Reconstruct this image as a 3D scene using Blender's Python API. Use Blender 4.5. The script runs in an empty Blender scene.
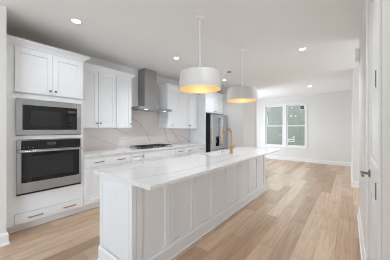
import bpy, bmesh, math, random
from mathutils import Vector, Matrix
random.seed(4)
S = bpy.context.scene
COL = S.collection
R = math.radians

# ------------------------------------------------------------------ camera
CAMZ = 1.33
cam_d = bpy.data.cameras.new('camera')
cam_d.sensor_width = 36.0
cam_d.lens = 18.0
cam_d.clip_start = 0.01
cam_d.clip_end = 200
cam_d.shift_y = -0.5 / 390
cam = bpy.data.objects.new('camera', cam_d)
cam.location = (0, 0, CAMZ)
cam.rotation_euler = (R(90), 0, R(38.3))
COL.objects.link(cam)
S.camera = cam

# ------------------------------------------------------------------ world, light, exposure
S.view_settings.view_transform = 'Standard'
S.view_settings.look = 'None'
S.view_settings.exposure = 0.18
S.view_settings.gamma = 1.0
S.view_settings.use_curve_mapping = False
S.cycles.use_denoising = True
S.cycles.filter_width = 1.0
S.cycles.max_bounces = 20
S.cycles.diffuse_bounces = 16
S.cycles.sample_clamp_indirect = 6

W = bpy.data.worlds.new('overcast_sky')
S.world = W
W.use_nodes = True
bg = W.node_tree.nodes['Background']
bg.inputs['Color'].default_value = (0.86, 0.93, 1.0, 1)
bg.inputs['Strength'].default_value = 1.35


def area(name, loc, rot, sx, sy, power, col=(1, 1, 1)):
    d = bpy.data.lights.new(name, 'AREA')
    d.shape = 'RECTANGLE'
    d.size = sx
    d.size_y = sy
    d.energy = power
    d.color = col
    o = bpy.data.objects.new(name, d)
    o.location = loc
    o.rotation_euler = rot
    COL.objects.link(o)
    return o


CZ = 2.75
XR_OUT = 0.27
# daylight by the glazed openings; side and hall ones are unseen added fill
area('daylight_rear', (-1.5, -5.65, 1.35), (R(90), 0, 0), 2.8, 2.3, 12, (0.75, 0.885, 1.0))
area('daylight_patio', (-4.1, 7.55, 1.1), (R(90), 0, R(-90)), 1.2, 2.0, 50, (0.79, 0.90, 1.0))
area('fill_side', (XR_OUT, -3.1, 1.35), (R(90), 0, R(90)), 2.1, 2.0, 118, (0.75, 0.885, 1.0))  # added unseen source, evens out the light on cabinets and island
area('fill_hall', (1.62, 4.9, 1.4), (R(90), 0, R(90)), 1.3, 1.9, 13, (0.86, 0.93, 1.0))  # added unseen source, lifts the middle of the room
area('daylight_window', (-2.18, 9.22, 1.5), (R(90), 0, R(180)), 1.5, 1.75, 16, (0.86, 0.94, 1.0))

# ------------------------------------------------------------------ helpers


class MB:
    def __init__(self):
        self.bm = bmesh.new()

    def box(self, x0, x1, y0, y1, z0, z1, bev=0.0):
        r = bmesh.ops.create_cube(self.bm, size=1.0)
        vs = r['verts']
        for v in vs:
            v.co = Vector(((x0 + x1) / 2 + v.co.x * (x1 - x0), (y0 + y1) / 2 + v.co.y * (y1 - y0), (z0 + z1) / 2 + v.co.z * (z1 - z0)))
        if bev > 0:
            es = {e for v in vs for e in v.link_edges}
            bmesh.ops.bevel(self.bm, geom=list(es), offset=bev, segments=2, affect='EDGES', profile=0.5)
        return self

    def cyl(self, p0, p1, r0, r1=None, n=20, caps=True):
        r1 = r0 if r1 is None else r1
        p0 = Vector(p0); p1 = Vector(p1)
        d = (p1 - p0)
        q = d.to_track_quat('Z', 'Y').to_matrix()
        rings = []
        for p, r in ((p0, r0), (p1, r1)):
            rings.append([self.bm.verts.new(p + q @ Vector((r * math.cos(2 * math.pi * k / n), r * math.sin(2 * math.pi * k / n), 0))) for k in range(n)])
        for k in range(n):
            self.bm.faces.new((rings[0][k], rings[0][(k + 1) % n], rings[1][(k + 1) % n], rings[1][k]))
        if caps:
            self.bm.faces.new(rings[0][::-1])
            self.bm.faces.new(rings[1])
        return self

    def lathe(self, c, prof, n=48, axis='Z', closed=False):
        """prof: list of (radius, height) about the axis through c"""
        c = Vector(c)
        rings = []
        for r, h in prof:
            ring = []
            for k in range(n):
                a = 2 * math.pi * k / n
                u, w = r * math.cos(a), r * math.sin(a)
                p = Vector((u, w, h)) if axis == 'Z' else (Vector((h, u, w)) if axis == 'X' else Vector((w, h, u)))
                ring.append(self.bm.verts.new(c + p))
            rings.append(ring)
        m = len(rings)
        for i in range(m if closed else m - 1):
            a, b = rings[i], rings[(i + 1) % m]
            for k in range(n):
                self.bm.faces.new((a[k], a[(k + 1) % n], b[(k + 1) % n], b[k]))
        if not closed:
            if prof[0][0] > 1e-6:
                self.bm.faces.new(rings[0][::-1])
            if prof[-1][0] > 1e-6:
                self.bm.faces.new(rings[-1])
        return self

    def tube(self, pts, r, n=14, rs=None):
        pts = [Vector(p) for p in pts]
        rings = []
        up = None
        for i, p in enumerate(pts):
            if i == 0:
                d = pts[1] - pts[0]
            elif i == len(pts) - 1:
                d = pts[-1] - pts[-2]
            else:
                d = pts[i + 1] - pts[i - 1]
            d.normalize()
            if up is None:
                up = d.orthogonal().normalized()
            else:
                up = (up - d * up.dot(d)).normalized()
            v = d.cross(up)
            rr = rs[i] if rs else r
            rings.append([self.bm.verts.new(p + up * rr * math.cos(2 * math.pi * k / n) + v * rr * math.sin(2 * math.pi * k / n)) for k in range(n)])
        for a, b in zip(rings, rings[1:]):
            for k in range(n):
                self.bm.faces.new((a[k], a[(k + 1) % n], b[(k + 1) % n], b[k]))
        self.bm.faces.new(rings[0][::-1])
        self.bm.faces.new(rings[-1])
        return self

    def sweep(self, path, prof, side=1, ends=True):
        """prof (out, z) swept along a plan polyline with mitred corners; out goes to the right of travel when side=1"""
        P = [Vector((x, y)) for x, y in path]
        rings = []
        for i, p in enumerate(P):
            ns = []
            if i > 0:
                d = (P[i] - P[i - 1]).normalized(); ns.append(Vector((d.y, -d.x)) * side)
            if i < len(P) - 1:
                d = (P[i + 1] - P[i]).normalized(); ns.append(Vector((d.y, -d.x)) * side)
            if len(ns) == 2:
                m = (ns[0] + ns[1]).normalized()
                m = m / max(0.2, m.dot(ns[0]))
            else:
                m = ns[0]
            rings.append([self.bm.verts.new((p.x + m.x * o, p.y + m.y * o, z)) for o, z in prof])
        n = len(prof)
        for a, b in zip(rings, rings[1:]):
            for k in range(n):
                self.bm.faces.new((a[k], a[(k + 1) % n], b[(k + 1) % n], b[k]))
        if ends:
            self.bm.faces.new(rings[0][::-1])
            self.bm.faces.new(rings[-1])
        return self

    def prism(self, poly, axis, a, b):
        """poly of 2-D points extruded along axis between a and b. X: (y,z)  Y: (x,z)  Z: (x,y)"""
        def P(p, t):
            return {'X': (t, p[0], p[1]), 'Y': (p[0], t, p[1]), 'Z': (p[0], p[1], t)}[axis]
        A = [self.bm.verts.new(P(p, a)) for p in poly]
        B = [self.bm.verts.new(P(p, b)) for p in poly]
        n = len(poly)
        for k in range(n):
            self.bm.faces.new((A[k], A[(k + 1) % n], B[(k + 1) % n], B[k]))
        self.bm.faces.new(A[::-1])
        self.bm.faces.new(B)
        return self

    def build(self, name, mat, parent=None, smooth=False):
        bm = self.bm
        bmesh.ops.recalc_face_normals(bm, faces=bm.faces[:])
        off = Vector((0, 0, 0))
        p = parent
        while p is not None:
            off += p.location
            p = p.parent
        if parent is None:
            lo = [min(v.co[i] for v in bm.verts) for i in range(3)]
            hi = [max(v.co[i] for v in bm.verts) for i in range(3)]
            off = Vector(((lo[0] + hi[0]) / 2, (lo[1] + hi[1]) / 2, lo[2]))
        for v in bm.verts:
            v.co -= off
        me = bpy.data.meshes.new(name)
        bm.to_mesh(me)
        bm.free()
        me.materials.append(mat)
        if smooth:
            for f in me.polygons:
                f.use_smooth = True
            try:
                me.set_sharp_from_angle(angle=R(35))
            except Exception:
                pass
        o = bpy.data.objects.new(name, me)
        COL.objects.link(o)
        if parent is None:
            o.location = off
        else:
            o.parent = parent
        return o


def tag(o, label, cat, group=None, kind=None):
    o['label'] = label
    o['category'] = cat
    if group:
        o['group'] = group
    if kind:
        o['kind'] = kind
    return o


def thing(name, label, cat, loc, group=None):
    o = bpy.data.objects.new(name, None)
    o.empty_display_size = 0.1
    o.location = loc
    COL.objects.link(o)
    return tag(o, label, cat, group)


def struct(name, mb, mat, parent=None, smooth=False):
    o = mb.build(name, mat, parent, smooth)
    if parent is None:
        o['kind'] = 'structure'
    return o


def dup(root, loc, label, rz=None):
    c = root.copy()
    c.location = loc
    c['label'] = label
    COL.objects.link(c)
    for ch in list(root.children):
        d = ch.copy()
        d.parent = c
        COL.objects.link(d)
        for g in list(ch.children):
            e = g.copy()
            e.parent = d
            COL.objects.link(e)
    return c


# ------------------------------------------------------------------ materials


def pmat(name, col, rough=0.5, metal=0.0, spec=0.5, noise=0.0, nscale=30.0, bump=0.0, bscale=60.0):
    m = bpy.data.materials.new(name)
    m.use_nodes = True
    nt = m.node_tree
    b = nt.nodes['Principled BSDF']
    b.inputs['Base Color'].default_value = (*col, 1)
    b.inputs['Roughness'].default_value = rough
    b.inputs['Metallic'].default_value = metal
    b.inputs['Specular IOR Level'].default_value = spec
    tc = nt.nodes.new('ShaderNodeTexCoord')
    if noise > 0:
        n = nt.nodes.new('ShaderNodeTexNoise')
        n.inputs['Scale'].default_value = nscale
        n.inputs['Detail'].default_value = 4
        nt.links.new(tc.outputs['Object'], n.inputs['Vector'])
        mx = nt.nodes.new('ShaderNodeMix')
        mx.data_type = 'RGBA'
        mx.inputs['A'].default_value = (*[max(0, c * (1 - noise)) for c in col], 1)
        mx.inputs['B'].default_value = (*[min(1, c * (1 + noise)) for c in col], 1)
        nt.links.new(n.outputs['Fac'], mx.inputs['Factor'])
        nt.links.new(mx.outputs['Result'], b.inputs['Base Color'])
    if bump > 0:
        n2 = nt.nodes.new('ShaderNodeTexNoise')
        n2.inputs['Scale'].default_value = bscale
        nt.links.new(tc.outputs['Object'], n2.inputs['Vector'])
        bp = nt.nodes.new('ShaderNodeBump')
        bp.inputs['Strength'].default_value = bump
        bp.inputs['Distance'].default_value = 0.002
        nt.links.new(n2.outputs['Fac'], bp.inputs['Height'])
        nt.links.new(bp.outputs['Normal'], b.inputs['Normal'])
    return m


def steel(name, col, rough, stretch=(2, 2, 160)):
    m = pmat(name, col, rough, 1.0)
    nt = m.node_tree
    b = nt.nodes['Principled BSDF']
    tc = [n for n in nt.nodes if n.type == 'TEX_COORD'][0]
    mp = nt.nodes.new('ShaderNodeMapping')
    mp.inputs['Scale'].default_value = stretch
    n = nt.nodes.new('ShaderNodeTexNoise')
    n.inputs['Scale'].default_value = 4
    n.inputs['Detail'].default_value = 3
    nt.links.new(tc.outputs['Object'], mp.inputs['Vector'])
    nt.links.new(mp.outputs['Vector'], n.inputs['Vector'])
    mr = nt.nodes.new('ShaderNodeMapRange')
    mr.inputs['To Min'].default_value = rough - 0.03
    mr.inputs['To Max'].default_value = rough + 0.04
    nt.links.new(n.outputs['Fac'], mr.inputs['Value'])
    nt.links.new(mr.outputs['Result'], b.inputs['Roughness'])
    return m


def stone(name, base, vein, scale=0.8, width=0.012, rough=0.2, rot=(0, 0, 0.6), amount=0.75, stretch=(1, 1, 1), cloud=0.05, offset=(0, 0, 0)):
    m = bpy.data.materials.new(name)
    m.use_nodes = True
    nt = m.node_tree
    L = nt.links.new
    b = nt.nodes['Principled BSDF']
    b.inputs['Roughness'].default_value = rough
    tc = nt.nodes.new('ShaderNodeTexCoord')
    mp = nt.nodes.new('ShaderNodeMapping')
    mp.inputs['Rotation'].default_value = rot
    mp.inputs['Scale'].default_value = stretch
    mp.inputs['Location'].default_value = offset
    L(tc.outputs['Object'], mp.inputs['Vector'])
    n1 = nt.nodes.new('ShaderNodeTexNoise')
    n1.inputs['Scale'].default_value = scale
    n1.inputs['Detail'].default_value = 3.0
    n1.inputs['Roughness'].default_value = 0.45
    n1.inputs['Distortion'].default_value = 0.6
    L(mp.outputs['Vector'], n1.inputs['Vector'])
    s = nt.nodes.new('ShaderNodeMath'); s.operation = 'SUBTRACT'; s.inputs[1].default_value = 0.5
    L(n1.outputs['Fac'], s.inputs[0])
    a = nt.nodes.new('ShaderNodeMath'); a.operation = 'ABSOLUTE'
    L(s.outputs[0], a.inputs[0])
    mr = nt.nodes.new('ShaderNodeMapRange')
    mr.interpolation_type = 'SMOOTHSTEP'
    mr.inputs['From Min'].default_value = 0.0
    mr.inputs['From Max'].default_value = width
    mr.inputs['To Min'].default_value = amount
    mr.inputs['To Max'].default_value = 0.0
    L(a.outputs[0], mr.inputs['Value'])
    n2 = nt.nodes.new('ShaderNodeTexNoise')
    n2.inputs['Scale'].default_value = scale * 2.2
    L(mp.outputs['Vector'], n2.inputs['Vector'])
    mr2 = nt.nodes.new('ShaderNodeMapRange')
    mr2.inputs['From Min'].default_value = 0.42
    mr2.inputs['From Max'].default_value = 0.6
    L(n2.outputs['Fac'], mr2.inputs['Value'])
    mu = nt.nodes.new('ShaderNodeMath'); mu.operation = 'MULTIPLY'
    L(mr.outputs['Result'], mu.inputs[0]); L(mr2.outputs['Result'], mu.inputs[1])
    n3 = nt.nodes.new('ShaderNodeTexNoise')
    n3.inputs['Scale'].default_value = 2.5
    n3.inputs['Detail'].default_value = 5
    L(tc.outputs['Object'], n3.inputs['Vector'])
    mc = nt.nodes.new('ShaderNodeMix'); mc.data_type = 'RGBA'
    mc.inputs['A'].default_value = (*[c * (1 - cloud) for c in base], 1)
    mc.inputs['B'].default_value = (*[min(1, c * (1 + cloud)) for c in base], 1)
    L(n3.outputs['Fac'], mc.inputs['Factor'])
    mx = nt.nodes.new('ShaderNodeMix'); mx.data_type = 'RGBA'
    mx.inputs['B'].default_value = (*vein, 1)
    L(mc.outputs['Result'], mx.inputs['A'])
    L(mu.outputs[0], mx.inputs['Factor'])
    L(mx.outputs['Result'], b.inputs['Base Color'])
    return m


def px_plane(u, v, axis, val):
    """where the line of sight through photo pixel (u, v) meets the plane axis = val"""
    t_ = (u - 195) / 195
    c_, s_ = math.cos(R(38.3)), math.sin(R(38.3))
    d = (-s_ + c_ * t_, c_ + s_ * t_, (129.5 - v) / 195)
    k = (val - (CAMZ if axis == 2 else 0)) / d[axis]
    return Vector((d[0] * k, d[1] * k, CAMZ + d[2] * k))


def seg_group():
    g = bpy.data.node_groups.new('segment_distance', 'ShaderNodeTree')
    for nm, io, ty in (('P', 'INPUT', 'NodeSocketVector'), ('A', 'INPUT', 'NodeSocketVector'), ('B', 'INPUT', 'NodeSocketVector'), ('D', 'OUTPUT', 'NodeSocketFloat')):
        g.interface.new_socket(name=nm, in_out=io, socket_type=ty)
    gi, go = g.nodes.new('NodeGroupInput'), g.nodes.new('NodeGroupOutput')

    def vm(op, a, b=None):
        n = g.nodes.new('ShaderNodeVectorMath'); n.operation = op
        g.links.new(a, n.inputs[0])
        if b is not None:
            g.links.new(b, n.inputs[1])
        return n
    ba = vm('SUBTRACT', gi.outputs['B'], gi.outputs['A']).outputs[0]
    pa = vm('SUBTRACT', gi.outputs['P'], gi.outputs['A']).outputs[0]
    n1 = vm('DOT_PRODUCT', pa, ba).outputs['Value']
    n2 = vm('DOT_PRODUCT', ba, ba).outputs['Value']
    dv = g.nodes.new('ShaderNodeMath'); dv.operation = 'DIVIDE'; dv.use_clamp = True
    g.links.new(n1, dv.inputs[0]); g.links.new(n2, dv.inputs[1])
    sc = g.nodes.new('ShaderNodeVectorMath'); sc.operation = 'SCALE'
    g.links.new(ba, sc.inputs[0]); g.links.new(dv.outputs[0], sc.inputs['Scale'])
    df = vm('SUBTRACT', pa, sc.outputs[0]).outputs[0]
    g.links.new(vm('LENGTH', df).outputs['Value'], go.inputs['D'])
    return g


def veined_stone(name, base, vein, lines, rough, warp=0.03, cloud=0.03):
    """polished stone whose veins follow the given polylines (lists of points, width, strength)"""
    m = bpy.data.materials.new(name)
    m.use_nodes = True
    nt = m.node_tree
    L = nt.links.new
    b = nt.nodes['Principled BSDF']
    b.inputs['Roughness'].default_value = rough
    geo = nt.nodes.new('ShaderNodeNewGeometry')
    nz = nt.nodes.new('ShaderNodeTexNoise')
    nz.inputs['Scale'].default_value = 3.5
    nz.inputs['Detail'].default_value = 4
    L(geo.outputs['Position'], nz.inputs['Vector'])
    sub = nt.nodes.new('ShaderNodeVectorMath'); sub.operation = 'SUBTRACT'
    sub.inputs[1].default_value = (.5, .5, .5)
    L(nz.outputs['Color'], sub.inputs[0])
    sc = nt.nodes.new('ShaderNodeVectorMath'); sc.operation = 'SCALE'
    sc.inputs['Scale'].default_value = warp * 2
    L(sub.outputs[0], sc.inputs[0])
    ad = nt.nodes.new('ShaderNodeVectorMath'); ad.operation = 'ADD'
    L(geo.outputs['Position'], ad.inputs[0]); L(sc.outputs[0], ad.inputs[1])
    brk = nt.nodes.new('ShaderNodeTexNoise')
    brk.inputs['Scale'].default_value = 5
    L(geo.outputs['Position'], brk.inputs['Vector'])
    bm_ = nt.nodes.new('ShaderNodeMapRange')
    bm_.inputs['From Min'].default_value = 0.3
    bm_.inputs['From Max'].default_value = 0.6
    bm_.inputs['To Min'].default_value = 0.45
    L(brk.outputs['Fac'], bm_.inputs['Value'])
    total = None
    for pts_, w_, k_ in lines:
        dist = None
        for p, q in zip(pts_, pts_[1:]):
            gn = nt.nodes.new('ShaderNodeGroup'); gn.node_tree = SEG
            gn.inputs['A'].default_value = p
            gn.inputs['B'].default_value = q
            L(ad.outputs[0], gn.inputs['P'])
            if dist is None:
                dist = gn.outputs['D']
            else:
                mn = nt.nodes.new('ShaderNodeMath'); mn.operation = 'MINIMUM'
                L(dist, mn.inputs[0]); L(gn.outputs['D'], mn.inputs[1])
                dist = mn.outputs[0]
        mr = nt.nodes.new('ShaderNodeMapRange'); mr.interpolation_type = 'SMOOTHSTEP'
        mr.inputs['From Max'].default_value = w_
        mr.inputs['To Min'].default_value = k_
        mr.inputs['To Max'].default_value = 0
        L(dist, mr.inputs['Value'])
        if total is None:
            total = mr.outputs['Result']
        else:
            mxm = nt.nodes.new('ShaderNodeMath'); mxm.operation = 'MAXIMUM'
            L(total, mxm.inputs[0]); L(mr.outputs['Result'], mxm.inputs[1])
            total = mxm.outputs[0]
    fm_ = nt.nodes.new('ShaderNodeMath'); fm_.operation = 'MULTIPLY'
    L(total, fm_.inputs[0]); L(bm_.outputs['Result'], fm_.inputs[1])
    n3 = nt.nodes.new('ShaderNodeTexNoise')
    n3.inputs['Scale'].default_value = 2.2
    n3.inputs['Detail'].default_value = 5
    L(geo.outputs['Position'], n3.inputs['Vector'])
    mc = nt.nodes.new('ShaderNodeMix'); mc.data_type = 'RGBA'
    mc.inputs['A'].default_value = (*[c * (1 - cloud) for c in base], 1)
    mc.inputs['B'].default_value = (*[min(1, c * (1 + cloud)) for c in base], 1)
    L(n3.outputs['Fac'], mc.inputs['Factor'])
    mx = nt.nodes.new('ShaderNodeMix'); mx.data_type = 'RGBA'
    mx.inputs['B'].default_value = (*vein, 1)
    L(mc.outputs['Result'], mx.inputs['A'])
    L(fm_.outputs[0], mx.inputs['Factor'])
    L(mx.outputs['Result'], b.inputs['Base Color'])
    return m


SEG = seg_group()


def on_splash(*uv):
    return [px_plane(u, v, 0, -3.934) for u, v in uv]


def on_top(*uv):
    return [px_plane(u, v, 2, .914) for u, v in uv]


SPLASH_VEINS = [
    (on_splash((131, 118), (136, 121), (141, 125), (146, 133), (151.7, 144.5), (155, 153)), .016, .8),
    (on_splash((157, 112), (161, 121), (164.7, 130), (166.6, 138), (170.6, 145.5)), .020, .8),
    (on_splash((168, 125), (172.3, 130.6), (176, 137), (180.4, 141.4)), .026, .75),
    (on_splash((176, 136), (182.3, 136), (188.5, 140.5), (192, 146)), .026, .7),
    (on_splash((110, 126), (116, 128.8), (121, 131.5), (127, 133)), .022, .75),
    (on_splash((88, 136), (98, 139), (110, 143), (122, 147)), .022, .30),
    (on_splash((120, 140), (132, 138), (142, 134)), .018, .25),
]
TOP_VEINS = [
    (on_top((120, 179.5), (130, 178.5), (145, 177), (172, 173), (198, 167), (225, 160), (245, 154)), .020, .62),
    (on_top((128, 169), (140, 168), (160, 167.3), (185, 163.5)), .022, .40),
    (on_top((160, 180), (180, 175), (196, 170.5)), .012, .35),
    (on_top((215, 158), (235, 156), (258, 152)), .03, .35),
    (on_top((100, 171.5), (112, 171.5), (128, 170)), .014, .30),
]


def oak_floor():
    m = bpy.data.materials.new('oak_planks')
    m.use_nodes = True
    nt = m.node_tree
    L = nt.links.new
    b = nt.nodes['Principled BSDF']
    tc = nt.nodes.new('ShaderNodeTexCoord')
    mp = nt.nodes.new('ShaderNodeMapping')
    mp.inputs['Rotation'].default_value = (0, 0, R(90))
    L(tc.outputs['Object'], mp.inputs['Vector'])
    br = nt.nodes.new('ShaderNodeTexBrick')
    br.offset = 0.37
    br.offset_frequency = 2
    br.inputs['Color1'].default_value = (0.37, 0.228, 0.140, 1)
    br.inputs['Color2'].default_value = (0.585, 0.425, 0.30, 1)
    br.inputs['Mortar'].default_value = (0.28, 0.19, 0.13, 1)
    br.inputs['Scale'].default_value = 1.0
    br.inputs['Mortar Size'].default_value = 0.0016
    br.inputs['Mortar Smooth'].default_value = 0.2
    br.inputs['Bias'].default_value = 0.1
    br.inputs['Brick Width'].default_value = 1.35
    br.inputs['Row Height'].default_value = 0.18
    L(mp.outputs['Vector'], br.inputs['Vector'])
    mg = nt.nodes.new('ShaderNodeMapping')
    mg.inputs['Scale'].default_value = (14, 1.0, 1)
    L(tc.outputs['Object'], mg.inputs['Vector'])
    n = nt.nodes.new('ShaderNodeTexNoise')
    n.inputs['Scale'].default_value = 2.2
    n.inputs['Detail'].default_value = 6
    n.inputs['Distortion'].default_value = 0.8
    L(mg.outputs['Vector'], n.inputs['Vector'])
    mr = nt.nodes.new('ShaderNodeMapRange')
    mr.inputs['From Min'].default_value = 0.3
    mr.inputs['From Max'].default_value = 0.7
    mr.inputs['To Min'].default_value = 0.80
    mr.inputs['To Max'].default_value = 1.14
    L(n.outputs['Fac'], mr.inputs['Value'])
    mx = nt.nodes.new('ShaderNodeMix'); mx.data_type = 'RGBA'; mx.blend_type = 'MULTIPLY'
    mx.inputs['Factor'].default_value = 1.0
    L(br.outputs['Color'], mx.inputs['A'])
    L(mr.outputs['Result'], mx.inputs['B'])
    L(mx.outputs['Result'], b.inputs['Base Color'])
    b.inputs['Roughness'].default_value = 0.33
    return m


def emit(name, col, strength):
    m = bpy.data.materials.new(name)
    m.use_nodes = True
    b = m.node_tree.nodes['Principled BSDF']
    b.inputs['Base Color'].default_value = (*col, 1)
    b.inputs['Emission Color'].default_value = (*col, 1)
    b.inputs['Emission Strength'].default_value = strength
    return m


def glass_pane():
    m = bpy.data.materials.new('window_glass')
    m.use_nodes = True
    nt = m.node_tree
    nt.nodes.clear()
    out = nt.nodes.new('ShaderNodeOutputMaterial')
    tr = nt.nodes.new('ShaderNodeBsdfTransparent')
    tr.inputs['Color'].default_value = (0.93, 0.97, 0.95, 1)
    gl = nt.nodes.new('ShaderNodeBsdfGlossy')
    gl.inputs['Roughness'].default_value = 0.02
    fr = nt.nodes.new('ShaderNodeFresnel')
    fr.inputs['IOR'].default_value = 1.5
    mx = nt.nodes.new('ShaderNodeMixShader')
    nt.links.new(fr.outputs[0], mx.inputs[0])
    nt.links.new(tr.outputs[0], mx.inputs[1])
    nt.links.new(gl.outputs[0], mx.inputs[2])
    nt.links.new(mx.outputs[0], out.inputs['Surface'])
    return m


def sheathing():
    m = pmat('green_sheathing', (0.42, 0.46, 0.42), 0.8)
    nt = m.node_tree
    L = nt.links.new
    b = nt.nodes['Principled BSDF']
    tc = [n for n in nt.nodes if n.type == 'TEX_COORD'][0]
    mp = nt.nodes.new('ShaderNodeMapping')
    mp.inputs['Rotation'].default_value = (R(90), 0, 0)
    L(tc.outputs['Object'], mp.inputs['Vector'])
    br = nt.nodes.new('ShaderNodeTexBrick')
    br.inputs['Scale'].default_value = 1
    br.inputs['Brick Width'].default_value = 0.6
    br.inputs['Row Height'].default_value = 1.22
    br.inputs['Mortar Size'].default_value = 0.012
    br.inputs['Color1'].default_value = (0.43, 0.44, 0.385, 1)
    br.inputs['Color2'].default_value = (0.47, 0.48, 0.425, 1)
    br.inputs['Mortar'].default_value = (0.52, 0.53, 0.475, 1)
    L(mp.outputs['Vector'], br.inputs['Vector'])
    n = nt.nodes.new('ShaderNodeTexNoise')
    n.inputs['Scale'].default_value = 6
    L(tc.outputs['Object'], n.inputs['Vector'])
    mr = nt.nodes.new('ShaderNodeMapRange')
    mr.inputs['To Min'].default_value = 0.85
    mr.inputs['To Max'].default_value = 1.15
    L(n.outputs['Fac'], mr.inputs['Value'])
    mx = nt.nodes.new('ShaderNodeMix'); mx.data_type = 'RGBA'; mx.blend_type = 'MULTIPLY'
    mx.inputs['Factor'].default_value = 1
    L(br.outputs['Color'], mx.inputs['A']); L(mr.outputs['Result'], mx.inputs['B'])
    L(mx.outputs['Result'], b.inputs['Base Color'])
    return m


M = {
    'cab': pmat('white_cabinet_lacquer', (0.85, 0.872, 0.895), 0.38, noise=0.01, nscale=3),
    'island': pmat('cool_white_island_paint', (0.855, 0.885, 0.915), 0.38, noise=0.01, nscale=3),
    'wall': pmat('warm_grey_wall_paint', (0.775, 0.77, 0.755), 0.85, noise=0.015, nscale=3, bump=0.15, bscale=180),
    'ceil': pmat('ceiling_paint', (0.88, 0.89, 0.895), 0.9, noise=0.012, nscale=2, bump=0.15, bscale=150),
    'trim': pmat('white_trim_paint', (0.84, 0.84, 0.85), 0.4, noise=0.01, nscale=4),
    'toe': pmat('toe_kick_paint', (0.82, 0.82, 0.82), 0.5, noise=0.02),
    'quartz': veined_stone('white_veined_quartz', (0.79, 0.797, 0.80), (0.38, 0.385, 0.375), TOP_VEINS, 0.13, 0.03, 0.025),
    'wallquartz': stone('white_quartz', (0.82, 0.82, 0.82), (0.55, 0.53, 0.52), scale=0.7, width=0.010, rough=0.15, cloud=0.02),
    'splash': veined_stone('blush_veined_quartz', (0.735, 0.68, 0.665), (0.38, 0.325, 0.31), SPLASH_VEINS, 0.22, 0.025, 0.05),
    'steel': steel('brushed_stainless', (0.50, 0.51, 0.52), 0.22, (2, 2, 120)),
    'hood': steel('hood_stainless', (0.40, 0.40, 0.40), 0.34, (120, 120, 2)),
    'fridge': steel('fridge_stainless', (0.56, 0.57, 0.59), 0.18, (100, 100, 2)),
    'sinksteel': pmat('white_sink_composite', (0.84, 0.84, 0.84), 0.3, noise=0.01),
    'blackglass': pmat('black_glass', (0.008, 0.008, 0.009), 0.07, noise=0.05),
    'window_dark': pmat('smoked_oven_window', (0.022, 0.022, 0.023), 0.12, noise=0.05),
    'black': pmat('matte_black', (0.008, 0.008, 0.009), 0.6, noise=0.1),
    'darkgap': pmat('dark_gasket', (0.03, 0.03, 0.03), 0.6, noise=0.1),
    'iron': pmat('cast_iron', (0.022, 0.022, 0.022), 0.55, noise=0.15, bump=0.3),
    'brass': pmat('brushed_brass', (0.55, 0.345, 0.165), 0.27, 1.0, noise=0.04, nscale=60),
    'bronze': pmat('champagne_bronze', (0.40, 0.28, 0.18), 0.35, 1.0, noise=0.05, nscale=80),
    'nickel': pmat('satin_nickel', (0.30, 0.295, 0.28), 0.28, 1.0, noise=0.04, nscale=60),
    'shade': pmat('white_enamel', (0.68, 0.675, 0.66), 0.45, noise=0.01),
    'gold': pmat('gold_leaf_lining', (0.86, 0.66, 0.38), 0.5, 0.4, noise=0.10, nscale=25),
    'plastic': pmat('white_plastic', (0.90, 0.90, 0.895), 0.4, noise=0.01),
    'grey': pmat('grey_vent', (0.30, 0.30, 0.29), 0.6, noise=0.03),
    'paper': pmat('white_paper', (0.82, 0.83, 0.82), 0.8, noise=0.02),
    'blueish': pmat('dark_teal_print', (0.10, 0.15, 0.15), 0.6, noise=0.05),
    'display': emit('clock_display', (0.05, 0.06, 0.07), 0.2),
    'led': emit('led_lens', (1.0, 0.97, 0.92), 14.0),
    'hoodled': emit('hood_lens', (1.0, 0.96, 0.9), 6.0),
    'bulb': emit('warm_bulb', (1.0, 0.82, 0.56), 1.8),
    'floor': oak_floor(),
    'glass': glass_pane(),
    'sheath': sheathing(),
    'damper': pmat('dark_damper_board', (0.26, 0.19, 0.13), 0.9, noise=0.2, nscale=90),  # raw-board brown for unseen sheets added to darken the ceiling above
    'soil': pmat('bare_earth', (0.30, 0.25, 0.20), 0.95, noise=0.2, nscale=5),
}

# ------------------------------------------------------------------ the room
XW = -3.95          # kitchen wall
XS = -3.12          # wall section left of the oven tower
XR = 0.125          # wall right of the camera
XL = 0.075          # living-room right wall
YB = -5.5           # wall behind the camera
YF = 9.10           # wall with the window
WX0, WX1, WZ0, WZ1 = -3.035, -1.395, 0.60, 2.40

struct('floor', MB().box(-4.2, 1.8, -5.8, 9.3, -0.12, 0), M['floor'])
struct('ceiling', MB().box(-4.2, 1.8, -5.8, 9.3, CZ, CZ + 0.12), M['ceil'])
# kitchen wall, with the patio opening in the far room
PY0, PY1, PZ = 6.90, 8.20, 2.1
w = MB().box(XW - .15, XW, .42, PY0, 0, CZ).box(XW - .15, XW, PY1, YF + .15, 0, CZ).box(XW - .15, XW, PY0, PY1, PZ, CZ)
struct('wall_left', w, M['wall'])
struct('wall_left_front', MB().box(-4.10, XS, YB, .42, 0, CZ), M['wall'])
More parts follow.
